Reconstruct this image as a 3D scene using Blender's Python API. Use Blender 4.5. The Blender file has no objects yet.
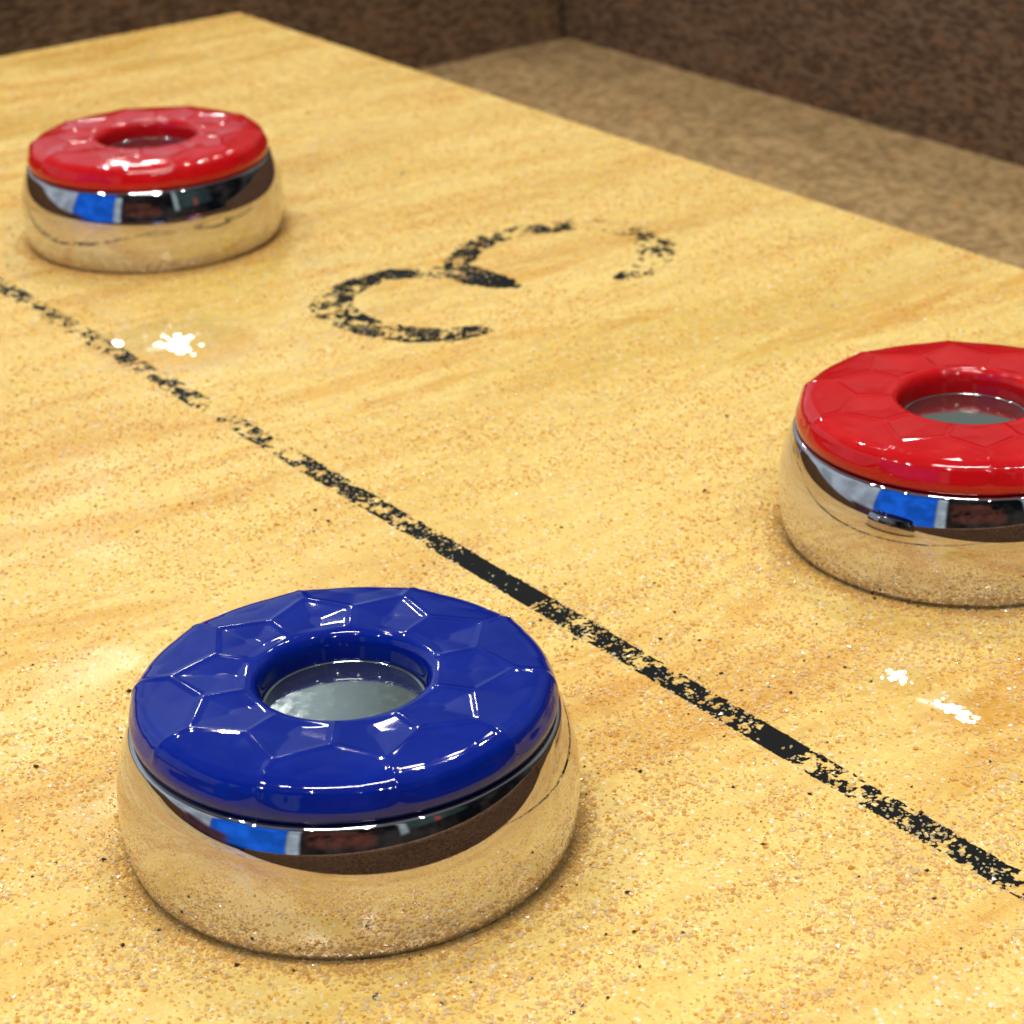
import bpy, math
import numpy as np
from mathutils import Matrix, Vector
MM = 0.001
scene = bpy.context.scene
col = scene.collection

# ------------------------------------------------------------------ camera
D = Vector((-0.73696194, 0.52576589, -0.42480269))
RT = Vector((0.59254606, 0.80491043, -0.03175461))
UP = Vector((-0.32523262, 0.2751171, 0.90472887))
CAMZ = 162.63 * MM
cd = bpy.data.cameras.new('camera'); cam = bpy.data.objects.new('camera', cd); col.objects.link(cam)
m = Matrix((RT, UP, -D)).transposed().to_4x4(); m.translation = Vector((0, 0, CAMZ)); cam.matrix_world = m
cd.sensor_width = 36; cd.lens = 36 * 2298.5 / 1024
cd.clip_start = 0.005; cd.clip_end = 50
cd.dof.use_dof = True; cd.dof.focus_distance = 0.30; cd.dof.aperture_fstop = 54
scene.camera = cam
scene.view_settings.view_transform = 'Standard'; scene.view_settings.look = 'None'
scene.view_settings.exposure = 0.12; scene.view_settings.gamma = 1; scene.view_settings.use_curve_mapping = False
scene.render.engine = 'CYCLES'
scene.cycles.max_bounces = 8; scene.cycles.glossy_bounces = 5
scene.cycles.caustics_reflective = False; scene.cycles.caustics_refractive = False
scene.cycles.use_denoising = True
scene.cycles.filter_width = 1.6


# ------------------------------------------------------------------ node helper
class NT:
    def __init__(s, tree):
        s.t = tree; s.n = tree.nodes; s.l = tree.links

    def node(s, kind, **kw):
        nd = s.n.new(kind)
        for k, v in kw.items():
            setattr(nd, k, v)
        return nd

    def put(s, sock, v):
        if isinstance(v, bpy.types.NodeSocket):
            s.l.new(v, sock)
        else:
            sock.default_value = v

    def math(s, op, a, b=0.0, c=None, clamp=False):
        nd = s.node('ShaderNodeMath', operation=op, use_clamp=clamp)
        s.put(nd.inputs[0], a); s.put(nd.inputs[1], b)
        if c is not None: s.put(nd.inputs[2], c)
        return nd.outputs[0]

    def dot(s, v, w):
        nd = s.node('ShaderNodeVectorMath', operation='DOT_PRODUCT')
        s.put(nd.inputs[0], v); s.put(nd.inputs[1], w)
        return nd.outputs['Value']

    def ramp(s, f, a, b, lo=0.0, hi=1.0, interp='SMOOTHSTEP'):
        nd = s.node('ShaderNodeMapRange', interpolation_type=interp, clamp=True)
        for k, v in zip((0, 1, 2, 3, 4), (f, a, b, lo, hi)): s.put(nd.inputs[k], v)
        return nd.outputs[0]

    def mix(s, f, a, b, mode='MIX'):
        nd = s.node('ShaderNodeMix', data_type='RGBA', blend_type=mode)
        s.put(nd.inputs['Factor'], f); s.put(nd.inputs['A'], a); s.put(nd.inputs['B'], b)
        return nd.outputs['Result']

    def coords(s, scale=(1, 1, 1), rot=(0, 0, 0)):
        tc = s.node('ShaderNodeTexCoord'); mp = s.node('ShaderNodeMapping')
        s.l.new(tc.outputs['Object'], mp.inputs[0]); mp.inputs['Scale'].default_value = scale
        mp.inputs['Rotation'].default_value = rot
        return mp.outputs[0]

    def noise(s, vec, scale, detail=3, rough=0.55, dist=0.0):
        nd = s.node('ShaderNodeTexNoise')
        s.put(nd.inputs['Vector'], vec); nd.inputs['Scale'].default_value = scale
        nd.inputs['Detail'].default_value = detail; nd.inputs['Roughness'].default_value = rough
        nd.inputs['Distortion'].default_value = dist
        return nd.outputs['Fac']

    def bump(s, h, dist, strength=1.0, nrm=None):
        nd = s.node('ShaderNodeBump'); s.put(nd.inputs['Height'], h)
        nd.inputs['Distance'].default_value = dist; s.put(nd.inputs['Strength'], strength)
        if nrm: s.l.new(nrm, nd.inputs['Normal'])
        return nd.outputs[0]


def material(name):
    mt = bpy.data.materials.new(name); mt.use_nodes = True
    nt = NT(mt.node_tree); p = mt.node_tree.nodes['Principled BSDF']
    return mt, nt, p


C4 = lambda r, g, b: (r, g, b, 1.0)

# ------------------------------------------------------------------ the dim room around the table (environment)
w = bpy.data.worlds.new('World'); scene.world = w; w.use_nodes = True
nt = NT(w.node_tree)
bg = w.node_tree.nodes['Background']
tc = nt.node('ShaderNodeTexCoord'); dirv = tc.outputs['Generated']
nrm = nt.node('ShaderNodeVectorMath', operation='NORMALIZE'); nt.l.new(dirv, nrm.inputs[0]); dv = nrm.outputs[0]
bk = nt.dot(dv, (0.814, -0.581, 0)); lf = nt.dot(dv, (-0.581, -0.814, 0)); zz = nt.dot(dv, (0, 0, 1))
az = nt.math('MULTIPLY', nt.math('ARCTAN2', lf, bk), 57.2958)     # 0 = behind the camera, + = camera's left
el = nt.math('MULTIPLY', nt.math('ARCSINE', zz), 57.2958)


def box(a0, a1, e0, e1, s=1.2, se=1.5):
    f = nt.math('MULTIPLY', nt.ramp(az, a0 - s, a0 + s), nt.ramp(az, a1 - s, a1 + s, 1, 0))
    g = nt.math('MULTIPLY', nt.ramp(el, e0 - se, e0 + se), nt.ramp(el, e1 - se, e1 + se, 1, 0))
    return nt.math('MULTIPLY', f, g)


nz = nt.noise(dv, 3.0, 3)
c = nt.mix(nt.ramp(nz, .4, .65), C4(0.004, 0.005, 0.006), C4(0.035, 0.030, 0.027))                       # dark walls
far = nt.math('MULTIPLY', nt.ramp(nt.math('ABSOLUTE', az), 95, 135), nt.ramp(el, 8, 24))
c = nt.mix(far, c, C4(0.17, 0.20, 0.185))
c = nt.mix(nt.ramp(el, 38, 55), c, C4(0.13, 0.13, 0.13))                              # ceiling
c = nt.mix(box(66, 176, 3, 34), c, C4(0.36, 0.43, 0.48))
c = nt.mix(box(27, 66, 1, 40), c, C4(0.012, 0.13, 0.68))
c = nt.mix(box(56, 82, 0, 5, 3), c, C4(0.07, 0.03, 0.035))
c = nt.mix(box(21, 27, 2, 30), c, C4(0.40, 0.50, 0.55))
c = nt.mix(nt.math('MULTIPLY', box(-14, 18, 9, 24, 3, 3), nt.ramp(nz, 0.42, 0.55)), c, C4(0.11, 0.04, 0.028))
c = nt.mix(box(-31, -27, 12, 40), c, C4(0.30, 0.38, 0.38))
c = nt.mix(box(-62, -31, 14, 40, 2), c, C4(0.03, 0.05, 0.048))
c = nt.mix(box(-48, -45, 14, 22, 1), c, C4(0.25, 0.05, 0.04))
nf = nt.noise(dv, 5.0, 2)
c = nt.mix(1.0, c, nt.mix(nt.ramp(nf, .35, .65), C4(0.75, 0.75, 0.75), C4(1.25, 1.25, 1.25)), 'MULTIPLY')
c = nt.mix(nt.ramp(el, -3, 0, 1, 0), c, C4(0.03, 0.022, 0.016))                       # floor of the room
nt.l.new(c, bg.inputs['Color']); bg.inputs['Strength'].default_value = 1.0


# ------------------------------------------------------------------ ceiling lamps of the room, and four added for the glare
def area(name, loc, target, sx, sy, radiance, color=(1, 0.97, 0.92), rot=None, shape='RECTANGLE'):
    ld = bpy.data.lights.new(name, 'AREA'); ld.shape = shape; ld.size = sx; ld.size_y = sy
    a = sx * sy * (math.pi / 4 if shape in ('DISK', 'ELLIPSE') else 1)
    ld.energy = radiance * math.pi * a; ld.color = color
    o = bpy.data.objects.new(name, ld); col.objects.link(o); o.location = loc
    d = Vector(target) - Vector(loc)
    q = d.to_track_quat('-Z', 'Y')
    o.rotation_euler = q.to_euler()
    if rot is not None: o.rotation_euler.rotate_axis('Z', rot)
    return o


C0 = Vector((-0.3, 0.18, 0))
area('ceiling_fixture', (-0.05, -0.10, 1.6), (-0.05, -0.10, 0), 0.05, 0.55, 150, rot=math.radians(-36))


def back(px, py):
    vx = D * 2298.5 + RT * (px - 512) + UP * (512 - py)
    t = CAMZ / MM / -vx.z
    return (vx.x * t, vx.y * t)


def bulb(px, d, h, r=0.035, rad=120):
    """a small bulb added for the glare, in the direction d from the point px"""
    t = h / d[2]
    p = Vector((px[0] * MM + d[0] * t, px[1] * MM + d[1] * t, h))
    area('ceiling_or_glare_bulb', p, (px[0] * MM, px[1] * MM, 0), r * 2, r * 2, rad, shape='DISK')


GLARE = [back(178, 345), back(120, 344), back(898, 679), back(957, 712)]      # where white glare is made by added lamps and tilted facets
FACET_N = []
for (gx_, gy_), el_ in zip(GLARE, (33, 31, 52, 47)):                       # added lamp above the pucks, placed for the tilted facets to mirror
    v_ = Vector((gx_ * MM, gy_ * MM, -CAMZ)).normalized()
    a_ = math.atan2(v_.y, v_.x); e_ = math.radians(el_)
    d_ = Vector((math.cos(a_) * math.cos(e_), math.sin(a_) * math.cos(e_), math.sin(e_)))
    FACET_N.append((d_ - v_).normalized())
    bulb((gx_, gy_), d_, 1.7, 0.045, 75)
for x, y, z, k in ((0.45, -0.9, 1.7, 1.6), (-0.9, -0.35, 1.7, 1.3), (-1.06, -0.25, 1.7, 1.0), (0.75, 0.45, 1.7, 1.6),
                   (-0.75, 1.05, 1.7, 2.0), (1.0, -0.4, 1.2, 1.3), (-1.55, 0.55, 1.7, 1.6), (-0.25, -1.3, 1.6, 1.5)):
    area('ceiling_or_glare_bulb', (x, y, z), (-0.3, 0.2, 0), 0.04, 0.04, 640 * k, shape='DISK')

# ------------------------------------------------------------------ materials
# golden wooden playing board under a dusting of wax
mt, nt, p = material('maple_board'); M_BOARD = mt
v = nt.coords((1, 0.12, 1)); vw = nt.coords((1, 0.30, 1), (0, 0, 0.12)); vi = nt.coords()
flame = nt.noise(v, 55, 5, 0.6, 0.8)
fine = nt.noise(v, 420, 4, 0.65, 0.3)
smear = nt.noise(vw, 38, 5, 0.62, 0.7)
smear2 = nt.noise(vw, 130, 4, 0.6, 0.9)
speck = nt.noise(vi, 1500, 2, 0.6)
c = nt.mix(nt.ramp(flame, 0.30, 0.68), C4(0.73, 0.475, 0.092), C4(0.89, 0.670, 0.205))
c = nt.mix(nt.ramp(fine, 0.35, 0.7, 0, 0.35), c, C4(0.66, 0.38, 0.07))
mk = nt.ramp(smear, 0.50, 0.70, 0, 0.5)
c = nt.mix(mk, c, C4(0.64, 0.33, 0.040))
c = nt.mix(nt.ramp(smear2, 0.56, 0.72, 0, 0.5), c, C4(0.58, 0.27, 0.035))
dust = nt.ramp(speck, 0.50, 0.66, 0, 0.55)
c = nt.mix(dust, c, C4(0.76, 0.52, 0.20))
spk = nt.noise(vi, 950, 1, 0.5)
c = nt.mix(nt.ramp(spk, 0.73, 0.78, 0, 0.4), c, C4(0.16, 0.08, 0.03))
vo = nt.node('ShaderNodeTexVoronoi'); nt.put(vo.inputs['Vector'], vi); vo.inputs['Scale'].default_value = 2300
sx = nt.node('ShaderNodeSeparateColor'); nt.l.new(vo.outputs['Color'], sx.inputs[0])
pk = nt.ramp(smear, 0.42, 0.62, 0.75, 0.3)
cv = nt.mix(nt.ramp(sx.outputs[0], 0.0, 1.0, 0, 1, 'LINEAR'), C4(0.72, 0.43, 0.060), C4(0.97, 0.78, 0.28))
c = nt.mix(nt.math('MULTIPLY', pk, nt.ramp(nt.noise(vi, 420, 3, 0.6), 0.36, 0.62)), c, cv)
c = nt.mix(nt.ramp(sx.outputs[1], 0.965, 0.975, 0, 0.8), c, C4(0.88, 0.80, 0.64))
c = nt.mix(nt.ramp(sx.outputs[2], 0.978, 0.986, 0, 0.6), c, C4(0.34, 0.18, 0.06))
ss = nt.noise(nt.coords((1, 0.16, 1), (0, 0, 0.05)), 95, 5, 0.65, 0.8)
ms = nt.math('MULTIPLY', nt.ramp(ss, 0.45, 0.66, 0, 0.8), nt.ramp(nt.noise(nt.coords((1, .5, 1)), 14, 2, .5), 0.38, 0.62, 0.25, 1))
c = nt.mix(ms, c, nt.mix(1.0, c, C4(0.84, 0.62, 0.27), 'MULTIPLY'))
clean = nt.ramp(nt.noise(nt.coords((1, 0.6, 1)), 26, 2, 0.5), 0.52, 0.62)         # patches polished free of wax
nt.l.new(c, p.inputs['Base Color'])
pol = None                                                     # spots made smooth where the white glare is to lie
for k_, (sx_, sy_, r1) in enumerate([(*g, q_) for g, q_ in zip(GLARE, (19, 9, 7, 8))]):
    vd = nt.node('ShaderNodeVectorMath', operation='DISTANCE'); nt.l.new(vi, vd.inputs[0]); vd.inputs[1].default_value = (sx_ * MM, sy_ * MM, 0)
    dd_ = nt.math('ADD', vd.outputs['Value'], nt.math('MULTIPLY', nt.math('SUBTRACT', nt.noise(vi, 260, 3, .6), 0.5), 0.016))
    g_ = nt.ramp(dd_, r1 * MM * .7, r1 * MM, 1, 0)
    pol = g_ if pol is None else nt.math('MAXIMUM', pol, g_)
clean = nt.math('MAXIMUM', clean, pol)
rg = nt.math('SUBTRACT', 0.42, nt.math('MULTIPLY', clean, 0.22))
nt.l.new(rg, p.inputs['Roughness'])
h = nt.math('ADD', nt.math('MULTIPLY', vo.outputs['Distance'], -0.9), nt.math('MULTIPLY', nt.noise(vi, 700, 2, 0.6), 0.8))
nt.l.new(nt.bump(h, 0.00022, nt.math('MULTIPLY', nt.math('SUBTRACT', 0.5, nt.math('MULTIPLY', clean, 0.4)), nt.math('SUBTRACT', 1.0, pol))), p.inputs['Normal'])
p.inputs['Coat Weight'].default_value = 0.5; p.inputs['Coat Roughness'].default_value = 0.05
nt.l.new(nt.bump(nt.noise(vi, 350, 2, 0.5), 0.00006, nt.math('SUBTRACT', 0.5, nt.math('MULTIPLY', pol, 0.5))), p.inputs['Coat Normal'])
nt.l.new(nt.math('MAXIMUM', pol, nt.ramp(nt.noise(vi, 240, 3, 0.6), 0.45, 0.6, 0.0, 0.5)), p.inputs['Coat Weight'])

mt, nt, p = material('black_paint'); M_PAINT = mt
p.inputs['Base Color'].default_value = C4(0.005, 0.006, 0.0065); p.inputs['Roughness'].default_value = 0.5
p.inputs['Specular IOR Level'].default_value = 0.08

mt, nt, p = material('wax_grain'); M_WAX = mt
at = nt.node('ShaderNodeAttribute', attribute_name='tint')
cr = nt.node('ShaderNodeValToRGB'); cr.color_ramp.interpolation = 'LINEAR'
els = cr.color_ramp.elements
els[0].position = 0; els[0].color = C4(0.10, 0.055, 0.03)
els[1].position = 1; els[1].color = C4(0.98, 0.91, 0.68)
for pos, cc in ((0.04, (0.12, 0.06, 0.03)), (0.08, (0.84, 0.50, 0.12)), (0.25, (0.90, 0.62, 0.20)), (0.55, (0.92, 0.70, 0.26)), (0.80, (0.97, 0.80, 0.42))):
    e = els.new(pos); e.color = C4(*cc)
nt.l.new(at.outputs['Fac'], cr.inputs[0]); nt.l.new(cr.outputs[0], p.inputs['Base Color'])
p.inputs['Roughness'].default_value = 0.16; p.inputs['Specular IOR Level'].default_value = 0.8
tl = nt.node('ShaderNodeBsdfTranslucent'); nt.l.new(cr.outputs[0], tl.inputs['Color'])
mx = nt.node('ShaderNodeMixShader'); mx.inputs[0].default_value = 0.62
nt.l.new(p.outputs[0], mx.inputs[1]); nt.l.new(tl.outputs[0], mx.inputs[2])
nt.l.new(mx.outputs[0], mt.node_tree.nodes['Material Output'].inputs['Surface'])

mt, nt, p = material('chrome'); M_CHROME = mt
p.inputs['Metallic'].default_value = 1
p.inputs['Base Color'].default_value = C4(0.67, 0.64, 0.68)
vi = nt.coords()
sm = nt.noise(vi, 130, 4, 0.6, 0.6)
nt.l.new(nt.ramp(sm, 0.45, 0.75, 0.02, 0.08), p.inputs['Roughness'])

mt, nt, p = material('dusty_steel'); M_DISC = mt
p.inputs['Metallic'].default_value = 0.97
p.inputs['Base Color'].default_value = C4(0.46, 0.51, 0.49)
vi = nt.coords()
nt.l.new(nt.ramp(nt.noise(vi, 900, 3, 0.6), 0.3, 0.7, 0.05, 0.13), p.inputs['Roughness'])


def plastic(name, rgb, rgb2):
    mt, nt, p = material(name)
    vi = nt.coords()
    c = nt.mix(nt.ramp(nt.noise(vi, 160, 4, 0.6), 0.4, 0.75), C4(*rgb), C4(*rgb2))
    nt.l.new(c, p.inputs['Base Color'])
    nt.l.new(nt.ramp(nt.noise(vi, 220, 3, 0.6), 0.4, 0.8, 0.04, 0.09), p.inputs['Roughness'])
    nt.l.new(nt.bump(nt.noise(vi, 260, 2, 0.5), 0.00003, 0.3), p.inputs['Normal'])
    p.inputs['Specular IOR Level'].default_value = 0.42
    return mt


M_BLUE = plastic('blue_plastic', (0.0015, 0.012, 0.215), (0.003, 0.017, 0.25))
M_RED = plastic('red_plastic', (0.50, 0.005, 0.008), (0.56, 0.010, 0.012))


def carpet(name, a, b, hot, sc=(1, 1, 1)):
    mt, nt, p = material(name)
    v = nt.coords(sc)
    n1 = nt.noise(v, 290, 4, 0.75); n2 = nt.noise(v, 45, 4, 0.65); n3 = nt.noise(v, 170, 3, 0.6)
    f = nt.math('ADD', nt.math('MULTIPLY', n1, 0.8), nt.math('MULTIPLY', n2, 0.2))
    c = nt.mix(nt.ramp(f, 0.42, 0.58), C4(*a), C4(*b))
    c = nt.mix(nt.ramp(n3, 0.56, 0.70, 0, 0.7), c, C4(*hot))
    nt.l.new(c, p.inputs['Base Color']); p.inputs['Roughness'].default_value = 0.95
    p.inputs['Specular IOR Level'].default_value = 0.1
    nt.l.new(nt.bump(n1, 0.002, 0.9), p.inputs['Normal'])
    return mt


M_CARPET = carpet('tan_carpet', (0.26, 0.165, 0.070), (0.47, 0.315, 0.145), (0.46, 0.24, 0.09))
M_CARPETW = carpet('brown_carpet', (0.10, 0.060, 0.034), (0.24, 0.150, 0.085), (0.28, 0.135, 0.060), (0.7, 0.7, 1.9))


# ------------------------------------------------------------------ mesh helpers
def mesh_obj(name, verts, faces, mat, parent=None, smooth=False, sharp=None):
    me = bpy.data.meshes.new(name)
    me.from_pydata([tuple(x) for x in verts], [], [tuple(f) for f in faces])
    me.materials.append(mat)
    if smooth: me.shade_smooth()
    me.update()
    o = bpy.data.objects.new(name, me); col.objects.link(o)
    if parent: o.parent = parent
    return o


def np_mesh(name, V, F, mat, parent=None, k=4):
    """fast mesh from numpy arrays, all faces with k corners"""
    me = bpy.data.meshes.new(name)
    me.vertices.add(len(V)); me.vertices.foreach_set('co', np.asarray(V, np.float32).ravel())
    me.loops.add(F.size); me.loops.foreach_set('vertex_index', F.astype(np.int32).ravel())
    me.polygons.add(len(F)); me.polygons.foreach_set('loop_start', np.arange(0, F.size, k, dtype=np.int32))
    me.materials.append(mat); me.update(calc_edges=True); me.validate()
    o = bpy.data.objects.new(name, me); col.objects.link(o)
    if parent: o.parent = parent
    return o


def bevel_box(name, lo, hi, mat, parent=None, bev=1.5, seg=3):
    import bmesh
    bm = bmesh.new()
    bmesh.ops.create_cube(bm, size=1)
    for vv in bm.verts:
        for i in range(3):
            vv.co[i] = (lo[i] if vv.co[i] < 0 else hi[i]) * MM
    if bev:
        bmesh.ops.bevel(bm, geom=bm.edges[:], offset=bev * MM, segments=seg, profile=0.5, affect='EDGES')
    me = bpy.data.meshes.new(name); bm.to_mesh(me); bm.free(); me.materials.append(mat)
    o = bpy.data.objects.new(name, me); col.objects.link(o)
    if parent: o.parent = parent
    return o


def empty(name, loc, label, cat, group=None, rz=0):
    o = bpy.data.objects.new(name, None); col.objects.link(o); o.location = loc; o.rotation_euler = (0, 0, rz)
    o.empty_display_size = 0.03
    o['label'] = label; o['category'] = cat
    if group: o['group'] = group
    return o


# value noise in numpy
class VN:
    def __init__(s, seed, n=256):
        s.n = n; s.g = np.random.default_rng(seed).random((n, n))

    def __call__(s, x, y):
        xi = np.floor(x).astype(int); yi = np.floor(y).astype(int); fx = x - xi; fy = y - yi
        fx = fx * fx * (3 - 2 * fx); fy = fy * fy * (3 - 2 * fy); n = s.n; g = s.g
        a = g[xi % n, yi % n]; b = g[(xi + 1) % n, yi % n]; c = g[xi % n, (yi + 1) % n]; d = g[(xi + 1) % n, (yi + 1) % n]
        return (a * (1 - fx) + b * fx) * (1 - fy) + (c * (1 - fx) + d * fx) * fy


def fbm(vn, x, y, o=3):
    r = 0; a = 0.5; t = 0
    for k in range(o):
        r = r + a * vn(x * 2 ** k + 17 * k, y * 2 ** k + 31 * k); t += a; a *= 0.5
    return r / t


# ------------------------------------------------------------------ the table
XL, XR, YE, YF = -637.4, -129.4, 355.9, -900.0
table = empty('shuffleboard_table', ((XL + XR) / 2 * MM, YE * MM, -0.12), 'shuffleboard table with golden wax-dusted board and brown carpeted gutter', 'shuffleboard table')
off = -Vector(table.location)


def tparent(o):
    o.parent = table; o.location = off
    return o


tparent(bevel_box('playing_board', (XL, YF, -46), (XR, YE, 0), M_BOARD, bev=1.2))
ZG = -50.0; XW, YW = -703.0, 536.0
tparent(bevel_box('gutter_floor', (XW, YF, ZG - 12), (XR + 66, YW, ZG), M_CARPET, bev=0))
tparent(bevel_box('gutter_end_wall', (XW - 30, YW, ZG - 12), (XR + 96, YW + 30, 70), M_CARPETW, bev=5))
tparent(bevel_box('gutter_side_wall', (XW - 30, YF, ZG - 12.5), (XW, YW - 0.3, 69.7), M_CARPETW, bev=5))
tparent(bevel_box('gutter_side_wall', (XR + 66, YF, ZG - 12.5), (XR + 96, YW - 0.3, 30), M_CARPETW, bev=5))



# painted line across the board: a skin of paint worn away in flecks
n1, n2, n3 = VN(3), VN(5), VN(11)


def cells_mesh(name, X0, Y0, nx, ny, s, keep, z):
    """a grid of cell s mm; keep[i,j] says where paint is left"""
    i, j = np.nonzero(keep)
    idx = -np.ones((nx + 1, ny + 1), np.int64)
    used = np.zeros((nx + 1, ny + 1), bool)
    for a, b in ((0, 0), (1, 0), (1, 1), (0, 1)): used[i + a, j + b] = True
    ui, uj = np.nonzero(used); idx[ui, uj] = np.arange(len(ui))
    jx = (n1(ui * 7.3, uj * 5.1) - .5) * s * .7; jy = (n2(ui * 6.1, uj * 8.7) - .5) * s * .7
    V = np.stack([(X0 + ui * s + jx) * MM, (Y0 + uj * s + jy) * MM, np.full(len(ui), z * MM)], 1)
    F = np.stack([idx[i, j], idx[i + 1, j], idx[i + 1, j + 1], idx[i, j + 1]], 1)
    return np_mesh(name, V, F, M_PAINT)


S = 0.14
LY = 185.18
x0, x1 = XL + 2, XR - 1.5; nx = int((x1 - x0) / S); ny = int(5.2 / S)
gx = x0 + (np.arange(nx) + .5) * S; gy = (np.arange(ny) + .5) * S - 2.6
GX, GY = np.meshgrid(gx, gy, indexing='ij')
# coverage along the line (x in mm -> share of paint left)
LPX = [(0, .62), (22, .75), (30, .25), (60, .55), (75, .62), (88, .35), (118, .60), (130, .65), (148, .40), (170, .62), (186, .92), (196, .75), (204, .10), (218, .15), (232, .75), (246, .35), (262, .50), (285, .42), (300, .70), (325, .78), (345, .70), (362, .85), (380, .72), (400, .70), (420, .80), (445, .86),
       (458, .90), (466, 1.02), (535, 1.02), (545, .80), (560, .88), (580, .80), (610, .74), (640, .76), (655, .86), (680, .84), (700, .78), (712, .92), (724, .66), (740, .84), (754, .74), (760, 1.02), (798, 1.02), (808, .62), (830, .74), (850, .82), (866, .66), (885, .82), (905, .66), (925, .88), (940, .64), (962, .93), (974, .92), (985, .70), (1005, .82), (1024, .62), (1060, .7)]
kx = []; kv = []
for px_, v_ in LPX:
    bx, by = back(px_, 289.3 + (px_ - 4) * (858.6 - 289.3) / (976 - 4)); kx.append(bx); kv.append(v_ * (0.75 if px_ < 300 else 0.93 if px_ < 450 else 1.0) if v_ < 1 else v_)
cov = np.interp(GX, kx, kv)
wn = 0.36 * n1(GX / 0.52, GY / 0.52 + 40) + 0.36 * n2(GX / 1.3 + 9, GY / 1.3 + 60) + 0.28 * n3(GX / 2.6 + 5, GY / 2.2 + 20)
q = np.sort(wn.ravel()); rank = np.searchsorted(q, wn) / q.size
edge = 2.05 + .2 + (n2(GX / 0.9, GY * 0 + 3) - .5) * .35
keep = (np.abs(GY) < edge) & (rank < cov)
tparent(cells_mesh('lane_line', x0, LY - 2.6, nx, ny, S, keep, 0.03))

# the painted number 3 (upside down as seen from here), worn the same way
stroke = [(476, 331, 4.2), (448, 335, 5.4), (412, 335, 5.8), (372, 329, 5.6), (343, 318, 6.2), (330, 306, 6.2), (336, 294, 5.6), (360, 283, 5.0), (392, 274, 4.4), (425, 274, 3.6), (452, 274, 3.4), (470, 277, 3.4)]
spine = [(440, 270, 3.2), (462, 272, 6.2), (480, 278, 6.4), (500, 283, 5.0), (514, 286, 2.0)]
upper = [(452, 274, 4.0), (458, 262, 4.4), (470, 249, 4.6), (492, 238, 4.6), (520, 231, 4.6), (552, 228, 4.6), (585, 223, 4.8), (615, 227, 5.0), (640, 234, 5.6), (656, 245, 6.0), (655, 260, 5.6), (640, 272, 4.2), (622, 277, 3.0)]
NX0, NY0, NX1, NY1 = -404, 222, -340, 316
nx = int((NX1 - NX0) / S); ny = int((NY1 - NY0) / S)
GX, GY = np.meshgrid(NX0 + (np.arange(nx) + .5) * S, NY0 + (np.arange(ny) + .5) * S, indexing='ij')
sd = np.full(GX.shape, 99.0)
for path in (stroke, spine, upper):
    pts = [(*back(a, b), t * 1.42) for a, b, t in path]
    for (ax, ay, at_), (bx, by, bt) in zip(pts[:-1], pts[1:]):
        dx, dy = bx - ax, by - ay
        u = np.clip(((GX - ax) * dx + (GY - ay) * dy) / (dx * dx + dy * dy), 0, 1)
        dd = np.hypot(GX - ax - u * dx, GY - ay - u * dy) - (at_ + (bt - at_) * u) / 2
        sd = np.minimum(sd, dd)
# how much paint is left near chosen places
cov = np.full(GX.shape, 0.62)
spots = [(484, 333, .70, 6), (412, 336, .82, 16), (372, 330, .78, 10), (335, 312, .62, 8), (335, 292, .48, 6), (365, 280, .78, 8), (400, 272, .82, 8), (425, 275, .45, 5), (470, 277, .97, 10), (500, 284, .98, 8),
         (460, 258, .80, 6), (492, 236, .60, 6), (512, 232, .30, 4), (545, 229, .97, 8), (560, 227, .80, 5), (585, 223, .06, 9), (605, 225, .08, 6), (628, 229, .28, 6), (648, 240, .32, 8), (652, 262, .46, 6), (630, 277, .3, 6)]
wsum = np.zeros(GX.shape); vsum = np.zeros(GX.shape)
for a, b, vv, rr in spots:
    bx, by = back(a, b)
    g = 1 / (((GX - bx) ** 2 + (GY - by) ** 2) ** 1.5 + 5)
    wsum += g; vsum += g * vv
cov = vsum / wsum
wn = 0.36 * n1(GX / 0.55 + 100, GY / 0.55 + 40) + 0.36 * n2(GX / 1.3 + 59, GY / 1.3 + 60) + 0.30 * n3(GX / 3.2 + 5, GY / 3.2 + 20)
q = np.sort(wn.ravel()); rank = np.searchsorted(q, wn) / q.size
keep = (sd < (n2(GX / 0.8, GY / 0.8) - .5) * 0.9) & (rank < cov)
tparent(cells_mesh('zone_number', NX0, NY0, nx, ny, S, keep, 0.03))

# ------------------------------------------------------------------ pucks
R = 29.35
NTH = 240


def lathe(name, prof, mat, parent, nth=NTH, smooth=True):
    th = np.arange(nth) * 2 * np.pi / nth
    V = []; F = []
    for r, z in prof:
        for t in th: V.append((r * math.cos(t) * MM, r * math.sin(t) * MM, z * MM))
    n = len(prof)
    for i in range(n - 1):
        for j in range(nth):
            k = (j + 1) % nth
            F.append((i * nth + j, i * nth + k, (i + 1) * nth + k, (i + 1) * nth + j))
    F.append(tuple(range(nth - 1, -1, -1)))
    F.append(tuple((n - 1) * nth + j for j in range(nth)))
    return mesh_obj(name, V, F, mat, parent, smooth)


def body_profile():
    P = []
    for a in np.linspace(0, 90, 14):                       # rolled foot
        P.append((27.3 + (R - 27.3) * math.sin(math.radians(a)), 0.1 + 8.4 * (1 - math.cos(math.radians(a)))))
    for a in np.linspace(1.5, 26, 18):                      # bulging side
        P.append((R - 21 * (1 - math.cos(math.radians(a))), 8.5 + 21 * math.sin(math.radians(a))))
    r, z = P[-1]
    for a in np.linspace(36, 90, 7):                        # crisp shoulder
        t = math.radians(a)
        P.append((r - 0.7 * math.cos(math.radians(26)) + 0.7 * math.cos(t), z + 0.7 * (math.sin(t) - math.sin(math.radians(26)))))
    P.append((25.4, z + 0.394))
    return P


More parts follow.
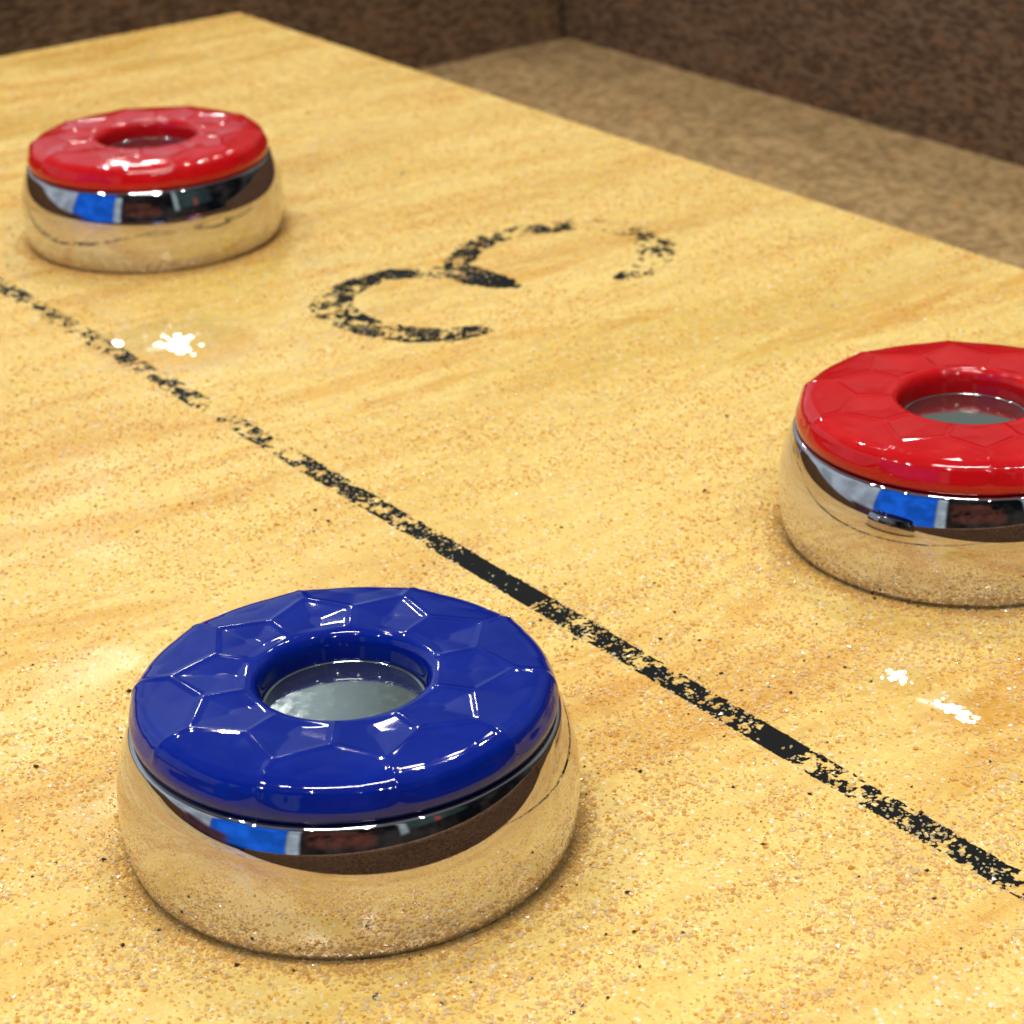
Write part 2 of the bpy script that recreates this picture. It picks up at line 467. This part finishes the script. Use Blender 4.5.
def dish_profile():
    return [(10.44, 17.6), (10.44, 19.58), (10.38, 19.7), (10.25, 19.73), (10.1, 19.7), (9.97, 19.63), (9.95, 19.6), (9.9, 19.6), (9.85, 19.6), (5.0, 19.6), (0.3, 19.6)]


CAPP = [(26.0, 17.95), (26.4, 18.05), (26.75, 18.6), (26.86, 19.6), (26.84, 20.6), (26.68, 21.5), (26.3, 22.25), (25.7, 22.85), (24.9, 23.25), (23.8, 23.5),
        (22.4, 23.64), (21.0, 23.72), (19.6, 23.76), (18.0, 23.78), (16.4, 23.78), (14.8, 23.76), (13.2, 23.72), (12.1, 23.62), (11.4, 23.42), (10.95, 23.0), (10.65, 22.4), (10.5, 21.5), (10.45, 20.0), (10.45, 18.2)]


def cap_mesh(name, mat, parent, phase):
    # resample profile finely
    P = np.array(CAPP); s = np.concatenate([[0], np.cumsum(np.hypot(*np.diff(P, axis=0).T))])
    t = np.linspace(0, s[-1], 150)
    # smooth interpolation
    pr = np.interp(t, s, P[:, 0]); pz = np.interp(t, s, P[:, 1])
    for _ in range(14):
        pr[1:-1] = (pr[:-2] + 2 * pr[1:-1] + pr[2:]) / 4; pz[1:-1] = (pz[:-2] + 2 * pz[1:-1] + pz[2:]) / 4
    dr = np.gradient(pr); dz = np.gradient(pz); L = np.hypot(dr, dz); nr, nz_ = dz / L, -dr / L
    nth = 720; th = np.arange(nth) * 2 * np.pi / nth
    Rr, TH = np.meshgrid(pr, th, indexing='ij'); 
    X = Rr * np.cos(TH); Y = Rr * np.sin(TH)
    sp = math.radians(phase); K = 10
    seeds = []
    for k in range(K):
        a = sp + 2 * np.pi * (k + .5) / K; seeds.append((23.4 * math.cos(a), 23.4 * math.sin(a), 0))
        a = sp + 2 * np.pi * k / K; seeds.append((14.3 * math.cos(a), 14.3 * math.sin(a), 1))
    d = np.stack([(X - a) ** 2 + (Y - b) ** 2 for a, b, _ in seeds])
    o = np.argsort(d, axis=0)[:3]
    sa = np.array([(a, b) for a, b, _ in seeds])
    d1 = np.take_along_axis(d, o[:1], 0)[0]
    e = None
    es = []
    for k in (1, 2):
        dk = np.take_along_axis(d, o[k:k + 1], 0)[0]
        gap = np.hypot(*(sa[o[0]] - sa[o[k]]).transpose(2, 0, 1))
        es.append((dk - d1) / (2 * gap))
    e = -0.24 * np.log(np.exp(-es[0] / 0.24) + np.exp(-es[1] / 0.24)) + 0.14
    e = np.clip(e, 0, None)
    u = np.clip(e / 1.0, 0, 1)
    dish = 0.09 * u * u * (3 - 2 * u) + 0.27 * np.clip(e / 4.0, 0, 1)
    zc = pz[:, None]
    fo = np.clip((zc - 19.6) / 1.9, 0, 1); fo = fo * fo * (3 - 2 * fo)
    fi = np.clip((Rr - 11.3) / 2.2, 0, 1); fi = fi * fi * (3 - 2 * fi)
    fo = np.where(Rr > 18, fo, 1)
    disp = -dish * fo * fi
    RR = Rr + disp * nr[:, None] * -1 * -1; ZZ = zc + disp * nz_[:, None]
    # normals must point outwards
    V = np.stack([RR * np.cos(TH) * MM, RR * np.sin(TH) * MM, ZZ * MM], -1).reshape(-1, 3)
    n = len(pr); i, j = np.meshgrid(np.arange(n - 1), np.arange(nth), indexing='ij'); k = (j + 1) % nth
    F = np.stack([i * nth + j, i * nth + k, (i + 1) * nth + k, (i + 1) * nth + j], -1).reshape(-1, 4)
    ob = np_mesh(name, V, F, mat, parent); ob.data.shade_smooth()
    return ob


def puck(x, y, mat, phase, label, group=None, rz=0.0):
    t = empty('shuffleboard_puck', (x * MM, y * MM, 0.0), label, 'puck', 'shuffleboard pucks on the board', rz)
    lathe('weight_body', body_profile(), M_CHROME, t)
    cap_mesh('cap', mat, t, phase)
    lathe('center_disc', dish_profile(), M_DISC, t)
    return t


PUCKS = [(-217.06, 128.07), (-454.55, 227.69), (-229.81, 252.67)]
puck(*PUCKS[0], M_BLUE, 17.2, 'chrome puck with a blue faceted plastic cap, nearest of the three on the board')
puck(*PUCKS[1], M_RED, 19.9, 'red-capped chrome puck farthest away, left of the number 3')
puck(*PUCKS[2], M_RED, 32.8, 'red-capped chrome puck cut off by the right edge of the photo')

# ------------------------------------------------------------------ wax granules strewn over the board
rng = np.random.default_rng(7)


def scatter(n, x0, x1, y0, y1):
    return np.stack([rng.uniform(x0, x1, n), rng.uniform(y0, y1, n)], 1)


rings = []
for bx, by in PUCKS:                                                # grains ploughed up against each puck's foot
    a = rng.uniform(0, 2 * np.pi, 9000); rr = 26.9 + rng.exponential(1.5, 9000)
    rr = rr + 1.2 * (n1(a * 3.1 + 7, a * 0 + bx) - .5)
    rings.append(np.stack([bx + rr * np.cos(a), by + rr * np.sin(a)], 1))
NR = sum(len(q_) for q_ in rings)
XY = np.concatenate([scatter(620000, XL + .5, XR - .5, 60, YE - .5), scatter(110000, -330, XR - .5, -60, 60)] + rings)
x, y = XY.T
# visible wedge only (with a wide margin), distance from the viewer thins the sampling
dist = np.hypot(x, y)
vis = (y > -0.10 * x + 20) | (y < 60)
n4, n5 = VN(21), VN(22)
u_, v_ = x * 0.995 + y * 0.1, y * 0.995 - x * 0.1
clump = 0.55 * fbm(n4, u_ / 9, v_ / 30, 3) + 0.45 * fbm(n5, x / 4, y / 7, 3)
f = np.clip((clump - 0.34) / 0.26, 0.10, 1)
# polished patch inside and round the number, along the line's clean stretches
for px, py, rad, k in ((600, 250, 20, .25), (420, 305, 16, .45), (80, 570, 26, .35), (500, 575, 8, .2), (785, 748, 6, .2), (905, 683, 9, .1), (957, 712, 9, .15), (178, 345, 22, .1), (120, 345, 10, .2), (640, 560, 14, .6), (520, 800, 0.1, 1)):
    bx, by = back(px, py); g = np.exp(-((x - bx) ** 2 + (y - by) ** 2) / (2 * (rad / 2) ** 2)); f = f * (1 - (1 - k) * g)
online = np.abs(y - LY) < 2.2
lc = np.interp(x, kx, kv)
f = np.where(online, np.clip(1.35 - lc, 0.05, .8) * .85, f)
solid = (lc > .99) & online; f = np.where(solid, 0.03, f)
near = np.clip((430 - dist) / 220, 0, 1)
f = f * (0.50 + 0.5 * near)
for bx, by in PUCKS:
    dd = np.hypot(x - bx, y - by)
    f = np.where(dd < 27.0, 0, f)
    f = np.where((dd > 27.4) & (dd < 32), np.minimum(1, f + 0.6), f)
inring = np.arange(len(x)) >= len(x) - NR
ok = ((rng.random(len(x)) < f) & vis) | (inring & (np.min([np.hypot(x - a, y - b) for a, b in PUCKS], axis=0) > 26.4))
x, y = x[ok], y[ok]; online = online[ok]
foot = np.min([np.hypot(x - a, y - b) for a, b in PUCKS], axis=0) < 30.5; n = len(x)
big = (rng.random(n) < 0.24 * np.clip((clump[ok] - 0.42) / .16, .15, 1.3)) & (np.hypot(x, y) < 330)
sz = rng.lognormal(math.log(0.165), 0.42, n).clip(0.07, 0.44)
tint = rng.random(n) ** 0.9
sz = np.where(big, rng.uniform(.22, .45, n), sz); tint = np.where(big | (rng.random(n) < .12), rng.uniform(.75, 1, n), tint)
tint = np.where(online, rng.uniform(.55, 1, n), np.where(foot, 0.12 + tint * .6, tint)); tint = np.where(rng.random(n) < 0.010, 0.03, 0.20 + 0.80 * tint)  # grains by the feet darker amber: the warm shade put into their tint
octv = np.array([(1, 0, 0), (0, 1, 0), (-1, 0, 0), (0, -1, 0), (0, 0, 1), (0, 0, -1)], float)
octf = np.array([(0, 1, 4), (1, 2, 4), (2, 3, 4), (3, 0, 4), (1, 0, 5), (2, 1, 5), (3, 2, 5), (0, 3, 5)])
V = octv[None] * rng.uniform(.65, 1.3, (n, 6, 1)) + rng.normal(0, .16, (n, 6, 3))
A = rng.normal(size=(n, 3, 3)); Q, _ = np.linalg.qr(A)
det = np.linalg.det(Q); Q[:, :, 0] *= det[:, None]
V = np.einsum('nij,nkj->nki', Q, V) * sz[:, None, None]
V[:, :, 2] *= 0.5
zoff = -V[:, :, 2].min(1) * 0.85
V[:, :, 0] += x[:, None]; V[:, :, 1] += y[:, None]; V[:, :, 2] += zoff[:, None]
F = (octf[None] + 6 * np.arange(n)[:, None, None]).reshape(-1, 3)
wax = np_mesh('wax_granules', V.reshape(-1, 3) * MM, F, M_WAX, k=3)
wax.data.shade_flat()
at_ = wax.data.attributes.new('tint', 'FLOAT', 'POINT')
at_.data.foreach_set('value', np.repeat(tint, 6).astype(np.float32))
wax['kind'] = 'stuff'; wax['category'] = 'shuffleboard wax'
wax['label'] = 'golden and cream wax granules strewn over the whole board'
print('grains', n)

# tilted glossy facets, added to mirror the added lamps as white glare
V = []; F = []
for (gx_, gy_), nn, (cnt, spread, rad) in zip(GLARE, FACET_N, ((34, (5.5, 3.0), .75), (9, (2.2, 1.4), .7), (24, (2.2, 1.6), .42), (34, (3.2, 1.4), .45))):
    for q_ in range(cnt):
        cx = gx_ + rng.normal(0, spread[0] * .5); cy = gy_ + rng.normal(0, spread[1] * .5)
        n_ = (nn + Vector((rng.normal(0, .003), rng.normal(0, .003), 0))).normalized()
        k0 = len(V); m_ = 14; rr = rad * rng.uniform(.6, 1.2)
        rad_ = [rr * rng.uniform(.75, 1.2) for _ in range(m_)]
        pts = [(rad_[t] * math.cos(t * 2 * math.pi / m_), rad_[t] * math.sin(t * 2 * math.pi / m_)) for t in range(m_)]
        hs = [-(n_.x * a + n_.y * b) / n_.z for a, b in pts]; lo = min(hs) - 0.03
        for (a, b), h_ in zip(pts, hs): V.append(((cx + a) * MM, (cy + b) * MM, (h_ - lo) * MM))
        for a, b in pts: V.append(((cx + a * 1.08) * MM, (cy + b * 1.08) * MM, -0.02 * MM))
        F.append(tuple(range(k0, k0 + m_)))
        for t in range(m_):
            u = (t + 1) % m_; F.append((k0 + t, k0 + m_ + t, k0 + m_ + u, k0 + u))
mt, nt, p = material('glare_facet')
p.inputs['Base Color'].default_value = C4(0.88, 0.66, 0.24); p.inputs['Roughness'].default_value = 0.11
fl = mesh_obj('glare_facets', V, F, mt)
fl['kind'] = 'stuff'; fl['category'] = 'shuffleboard wax'; fl['label'] = 'small tilted glossy facets added for the white glare beside the two red pucks'
